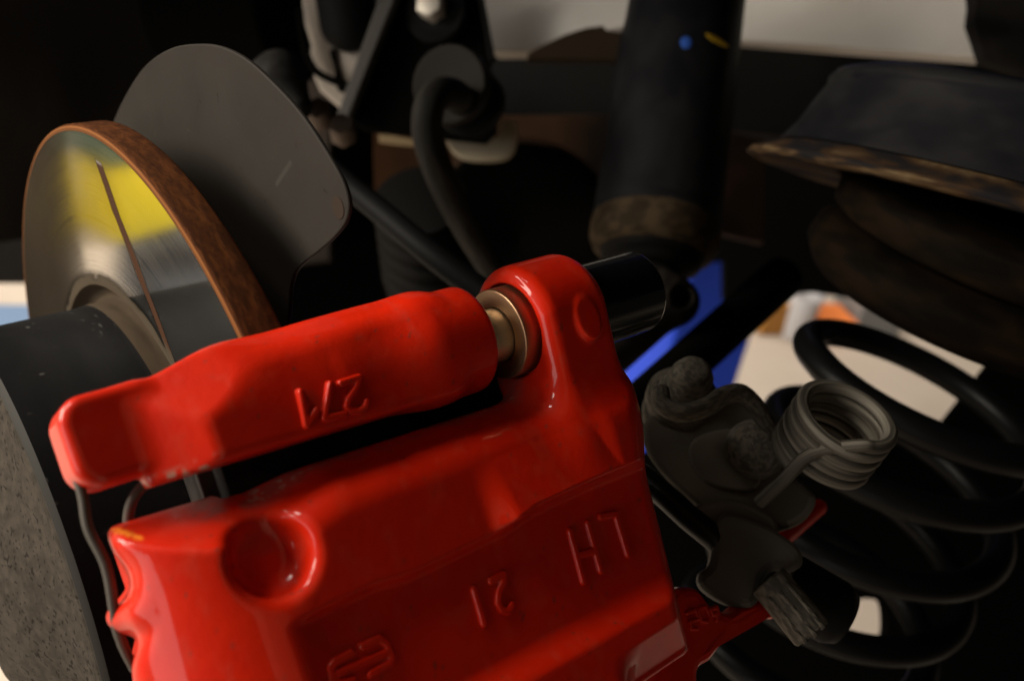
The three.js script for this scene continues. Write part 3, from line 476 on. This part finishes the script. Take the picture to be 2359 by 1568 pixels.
// shock absorber
{
  const t = thing('shock_absorber', 'thick dark shock absorber tube with blue and yellow paint marks', 'shock absorber'), b = V(1505, 560, 0.56), a = V(1594, -120, 0.62), L = a.distanceTo(b); t.position.copy(b); a.sub(b);
  const sm = std({ map: rep(grime([0.0065, 0.0066, 0.0082], [0.0125, 0.0122, 0.0128], 8, 91), 2, 2), roughness: 0.5, bumpMap: grit, bumpScale: 0.0003 }), z = new THREE.Vector3();
  part('tube', turned([[0.0386, 0.012], [0.0383, 0.02], [0.0383, L]], z, a, 72), sm, t);
  part('lower_rim', turned([[0.031, -0.009], [0.036, -0.006], [0.039, 0.0], [0.0392, 0.008], [0.0384, 0.0125]], z, a, 72), std({ map: rep(grime([0.022, 0.015, 0.009], [0.052, 0.036, 0.020], 6, 95), 5, 1), roughness: 0.8 }), t);
  part('lower_dome', turned([[0, -0.022], [0.02, -0.02], [0.029, -0.014], [0.0315, -0.0085]], z, a, 60), blackMetal, t);
  part('lower_eye', turned([[0, -0.05], [0.017, -0.05], [0.019, -0.03], [0.02, -0.004], [0, -0.004]], z, a, 40), blackMetal, t);
  const dir = a.clone().normalize(), mark = (x, y, w, h, m) => {
    const c = TO.clone(), r = V(x, y, 1).sub(c).normalize(); // where the line of sight meets the tube
    const oc = c.clone().sub(b), rp = r.clone().addScaledVector(dir, -r.dot(dir)), op = oc.clone().addScaledVector(dir, -oc.dot(dir)), A = rp.dot(rp), B = 2 * rp.dot(op), C = op.dot(op) - 0.0383 ** 2, disc2 = B * B - 4 * A * C;
    const p = c.clone().addScaledVector(r, (-B - Math.sqrt(Math.max(0, disc2))) / (2 * A)).sub(b), n = p.clone().addScaledVector(dir, -p.dot(dir)).normalize(), tx = new THREE.Vector3().crossVectors(dir, n);
    const g = new THREE.SphereGeometry(1, 20, 12).scale(w, h, 0.0008).applyMatrix4(new THREE.Matrix4().makeBasis(tx, dir, n).setPosition(p)); part('paint_mark', g, m, t);
  };
  mark(1580, 98, 0.0034, 0.0042, std({ color: rgb(0.03, 0.09, 0.38), roughness: 0.6 }));
  mark(1652, 93, 0.009, 0.0021, std({ color: rgb(0.45, 0.28, 0.02), roughness: 0.6 }));
}
// upper spring seat with rubber isolator rings, and the coil spring
const SAX = dirW(0.25, 0.86, 0.44).normalize();
const SC = V(2152, 884, 0.455), SEAT = V(2190, 856, 0.455);
{
  const t = thing('spring_perch', 'pressed steel upper spring seat with a rusty lip at the right', 'spring seat'), c = V(2262, 486, 0.45), PAX = dirW(0.27, 0.94, 0.20).normalize(); t.position.copy(c);
  const z = new THREE.Vector3(), rm = phy({ map: rep(tex(1024, 64, (u, v) => { const n = fbm(u * 44, v * 5, 4, 5, 44), k = fbm(u * 12, v * 2, 9, 3, 12), g = noise(u * 300, v * 22, 3, 300); return lerp3(lerp3([0.009, 0.0085, 0.009], [0.030, 0.017, 0.009], sst(0.3, 0.55, n)), lerp3([0.06, 0.032, 0.013], [0.095, 0.068, 0.038], g), sst(0.47, 0.66, 0.55 * n + 0.45 * k)); }), 1, 1), roughness: 0.9, specularIntensity: 0.1 }), bm = phy({ map: rep(grime([0.0055, 0.0056, 0.007], [0.0125, 0.012, 0.0125], 7, 103), 3, 1), roughness: 0.5, specularIntensity: 0.14 });
  part('dome', turned([[0.102, 0.008], [0.096, 0.018], [0.091, 0.032], [0.088, 0.039], [0.0885, 0.042], [0.086, 0.046], [0.078, 0.049], [0.064, 0.046], [0, 0.045]], z, PAX, 96), bm, t);
  part('rusty_lip', turned([[0.070, 0.000], [0.110, -0.0035], [0.1155, -0.0018], [0.1135, 0.0012], [0.1015, 0.0075]], z, PAX, 96), rm, t);
  const r1 = thing('spring_isolator', 'dark brown rubber isolator rings between the spring seat and the coil spring', 'rubber isolator'), c1 = SEAT.clone().addScaledVector(SAX, 0.036).addScaledVector(BACK, -0.02); r1.position.copy(c1);
  const im = phy({ map: rep(grime([0.002, 0.0015, 0.001], [0.007, 0.004, 0.002], 8, 105), 3, 1), roughness: 0.8, specularIntensity: 0.06 });
  part('upper_ring', turned([[0.03, 0.05], [0.074, 0.05], [0.079, 0.044], [0.079, 0.032], [0.073, 0.028], [0.03, 0.028]], z, SAX, 80), im, r1);
  part('lower_ring', turned([[0.03, 0.027], [0.072, 0.027], [0.082, 0.02], [0.084, 0.01], [0.078, 0.001], [0.05, -0.002], [0.03, -0.002]], z, SAX, 80), im, r1);
}
{
  const R = 0.0625, wr = 0.0074, turns = 4.6, pts = [], ex = dirW(-1, 0.1, 0).addScaledVector(SAX, -dirW(-1, 0.1, 0).dot(SAX)).normalize(), ey = new THREE.Vector3().crossVectors(SAX, ex);
  for (let i = 0; i <= 300; i++) { const u = i / 300, a = -2.75 + u * turns * Math.PI * 2, tt = u * turns, z = -0.042 * Math.max(0, tt - 0.42); pts.push(SC.clone().addScaledVector(SAX, z).addScaledVector(ex, R * Math.cos(a)).addScaledVector(ey, -R * Math.sin(a))); }
  const o = SC.clone(), t = thing('coil_spring', 'thick black coil spring at the right side of the picture', 'coil spring'); t.position.copy(o);
  part('coil', tube(pts, wr, 420, 20).translate(-o.x, -o.y, -o.z), phy({ color: rgb(0.003, 0.003, 0.0032), roughness: 0.4, specularIntensity: 0.2 }), t);
}
// links and arms
{
  const a = V(1400, 1000, 0.46), b = V(1800, 640, 0.60), t = thing('lateral_link', 'black round suspension link crossing in front of the blue post', 'suspension link'); t.position.copy(a); b.sub(a);
  part('tube', turned([[0, 0], [0.0112, 0], [0.0115, 0.002], [0.0138, b.length()], [0, b.length()]], new THREE.Vector3(), b, 40), matteBlack, t);
  const c = V(1536, 612, 0.52), k = thing('shock_mount', 'dark cast mount below the shock absorber behind the black pin cap', 'mount'); k.position.copy(c); k.quaternion.setFromRotationMatrix(new THREE.Matrix4().makeBasis(dirW(1, 0, 0), dirW(0, 1, 0), dirW(0, 0, 1)));
  part('boss', sdfMesh((x, y, z) => smax(smin(seg3(x, y, z, [-6, 14, 0], [6, 20, 0], 13, 12), seg3(x, y, z, [-2, 20, 0], [-40, 48, -6], 15, 20), 8), -seg3(x, y, z, [6, 18, 50], [6, 18, 8], 6, 6), 2), [-70, -48, -30], [30, 72, 26], 1.8), std({ map: grime([0.006, 0.0054, 0.0048], [0.0168, 0.0132, 0.0108], 5, 111), roughness: 0.8 }), k);
}
occl('control_arm', 'broad black pressed steel control arm behind the coil spring with a pale hole', 'control arm', [[1440, 1060], [1700, 980], [1900, 985], [2160, 1000], [2300, 820], [2700, 700], [2700, 1800], [1200, 1800], [1300, 1300]], 0.66, 0.012, matteBlack, [smooth([[1900, 1490], [1930, 1400], [1990, 1372], [2035, 1386], [2048, 1430], [2040, 1485], [1990, 1500]].map(([x, y]) => new THREE.Vector3(x, y, 0)), 4).map((p) => [p.x, p.y])]);
occl('mud_flap', 'black bristly mud flap corner at the upper right', 'mud flap', [[2236, -60], [2244, 10], [2238, 50], [2254, 96], [2268, 140], [2430, 190], [2700, 200], [2700, -60]], 0.60, 0.012, std({ map: grime([0.0036, 0.003, 0.003], [0.018, 0.0156, 0.0138], 30, 115), roughness: 0.95 }));

// ---------------------------------------------------------------- parking brake lever, its return spring and cable
const mech = std({ map: grime([0.055, 0.049, 0.041], [0.12, 0.107, 0.088], 30, 121), roughness: 0.7, metalness: 0.15, bumpMap: grit, bumpScale: 0.0004 });
const mechLight = std({ map: grime([0.05, 0.044, 0.036], [0.135, 0.122, 0.10], 10, 123), roughness: 0.6, metalness: 0.2, bumpMap: grit, bumpScale: 0.0005 });
{
  const t = thing('parking_brake_lever', 'dirty grey parking brake lever with pivot bolt right of the red caliper', 'brake lever'), D = 0.335;
  const nn = dirW(-0.25, 0.25, 0.94).normalize(), o = V(1640, 1050, D), mv = place(t, o), on = (l) => l.map(([x, y]) => onPlane(x, y, o, nn));
  const sm = (l, n = 4) => on(smooth(l.map(([x, y]) => new THREE.Vector3(x, y, 0)), n).map((p) => [p.x, p.y]));
  part('lever_plate', mv(sheet(sm([[1490, 960], [1560, 930], [1640, 915], [1700, 900], [1738, 925], [1770, 975], [1800, 1060], [1850, 1110], [1880, 1150], [1850, 1200], [1780, 1225], [1700, 1215], [1640, 1195], [1560, 1130], [1500, 1060], [1478, 1010]]), nn, 0.009, 0.0025)), mech, t);
  part('embossed_panel', mv(sheet(sm([[1600, 1010], [1700, 990], [1760, 1050], [1740, 1130], [1640, 1120], [1590, 1070]]), nn, 0.003, 0.0012).translate(nn.x * 0.0018, nn.y * 0.0018, nn.z * 0.0018)), mech, t);
  part('cam_boss', mv(turned([[0, 0.0042], [0.0085, 0.0042], [0.0105, 0.003], [0.011, 0], [0.011, -0.006]], onPlane(1740, 1035, o, nn), onPlane(1740, 1035, o, nn).add(nn), 40)), mech, t);
  const bc = onPlane(1582, 895, o, nn), ba = dirW(0.1, 0.62, 0.75).normalize();
  part('pivot_bolt', mv(turned([[0, 0.0125], [0.004, 0.0125], [0.0062, 0.0115], [0.0078, 0.008], [0.0080, 0.002], [0.0098, 0.0015], [0.0102, -0.002], [0.0102, -0.012]], bc, bc.clone().add(ba), 40)), mech, t);
  part('pivot_collar', mv(turned([[0.008, -0.002], [0.0128, -0.003], [0.0138, -0.005], [0.0138, -0.009], [0.011, -0.011], [0.013, -0.012], [0.0135, -0.016], [0.0125, -0.02], [0.009, -0.022]], bc, bc.clone().add(ba), 48)), mech, t);
  part('edge_rib', mv(tube([[1520, 900, 0.328], [1530, 935, 0.322], [1570, 950, 0.318], [1625, 938, 0.318], [1665, 912, 0.322], [1705, 905, 0.326], [1735, 930, 0.328], [1765, 975, 0.33], [1790, 1010, 0.332]].map((p) => V(...p)), 0.0033, 80, 14)), mech, t);
  part('lower_lug', mv(sheet(sm([[1600, 1170], [1680, 1150], [1760, 1180], [1790, 1210], [1780, 1260], [1700, 1250], [1630, 1215]]), nn, 0.008, 0.002).translate(nn.x * 0.006, nn.y * 0.006, nn.z * 0.006)), mech, t);
}
{
  const t = thing('return_spring', 'grey close wound return spring beside the parking brake lever', 'return spring'), c0 = V(1884, 1050, 0.319), c1 = V(1957, 948, 0.306), ax = c1.clone().sub(c0).normalize(); t.position.copy(c0);
  const ex = new THREE.Vector3().crossVectors(ax, dirW(0, 0, 1)).normalize(), ey = new THREE.Vector3().crossVectors(ax, ex), L = c0.distanceTo(c1), pts = [], n = 5, R = 0.0150;
  pts.push(V(1748, 1158, 0.312).sub(c0), V(1808, 1102, 0.306).sub(c0), V(1868, 1046, 0.3015).sub(c0));
  const q0 = pts[2].clone(), ang0 = Math.atan2(q0.dot(ey), q0.dot(ex));
  for (let i = 4; i <= n * 32; i++) { const a = ang0 + (i / 32) * Math.PI * 2; pts.push(new THREE.Vector3().addScaledVector(ax, mix(L, 0, i / (n * 32))).addScaledVector(ex, R * Math.cos(a)).addScaledVector(ey, R * Math.sin(a))); }
  part('coil', tube(pts, 0.00225, 700, 12), mechLight, t);
}
{
  const t = thing('cable_connector', 'dark grey cable end block with ribbed tip below the parking brake lever', 'cable connector'), D = 0.312, o = V(1730, 1290, D), mv = place(t, o), nn = dirW(-0.15, 0.3, 0.94).normalize();
  const on = (l, n = 4) => smooth(l.map(([x, y]) => new THREE.Vector3(x, y, 0)), n).map((p) => onPlane(p.x, p.y, o, nn));
  part('block', mv(sheet(on([[1655, 1190], [1680, 1180], [1720, 1190], [1790, 1222], [1842, 1262], [1850, 1300], [1820, 1316], [1790, 1310], [1762, 1330], [1750, 1378], [1722, 1400], [1660, 1386], [1612, 1352], [1608, 1320], [1630, 1300], [1640, 1250]]), nn, 0.014, 0.003)), std({ map: grime([0.04, 0.039, 0.036], [0.10, 0.094, 0.086], 22, 131), roughness: 0.6, bumpMap: grit, bumpScale: 0.0004 }), t);
  const a = V(1768, 1335, 0.305), b = V(1872, 1462, 0.297); t.updateMatrix();
  part('tip', mv(turned([[0, 0], [0.0062, 0], [0.0066, 0.001], [0.0066, a.distanceTo(b) - 0.001], [0.006, a.distanceTo(b)], [0, a.distanceTo(b)]], a, b, 32)), mech, t);
  const d = b.clone().sub(a), u = new THREE.Vector3().crossVectors(d, BACK).normalize();
  for (const k of [-0.0036, -0.0002, 0.0034]) { const off = u.clone().multiplyScalar(k).addScaledVector(BACK, Math.sqrt(0.0066 ** 2 - k * k)); part('rib', mv(rod(a.clone().addScaledVector(d, 0.12).add(off), a.clone().addScaledVector(d, 0.92).add(off), 0.0009, 10)), mechLight, t); }
  const a2 = V(1800, 1340, 0.325), b2 = V(1945, 1425, 0.322), l2 = a2.distanceTo(b2), s = thing('cable_sleeve', 'black rubber cable sleeve pointing down right before the coil spring', 'cable sleeve'); s.position.copy(a2); b2.sub(a2);
  part('sleeve', turned([[0, 0], [0.0105, 0], [0.0115, 0.002], [0.0115, l2 - 0.004], [0.0095, l2], [0, l2 + 0.0005]], new THREE.Vector3(), b2, 40), blackRubber, s);
  const h = part('brake_hose', tube([[1470, 1090, 0.34], [1530, 1140, 0.33], [1590, 1195, 0.324], [1645, 1240, 0.32], [1690, 1285, 0.325]].map((p) => V(...p)), 0.0045, 50, 16), phy({ color: rgb(0.006, 0.006, 0.006), roughness: 0.4, specularIntensity: 0.3 })); tag(h, 'glossy black hose between the red caliper and the cable end block', 'hose');
}
renderer.render(scene, camera);
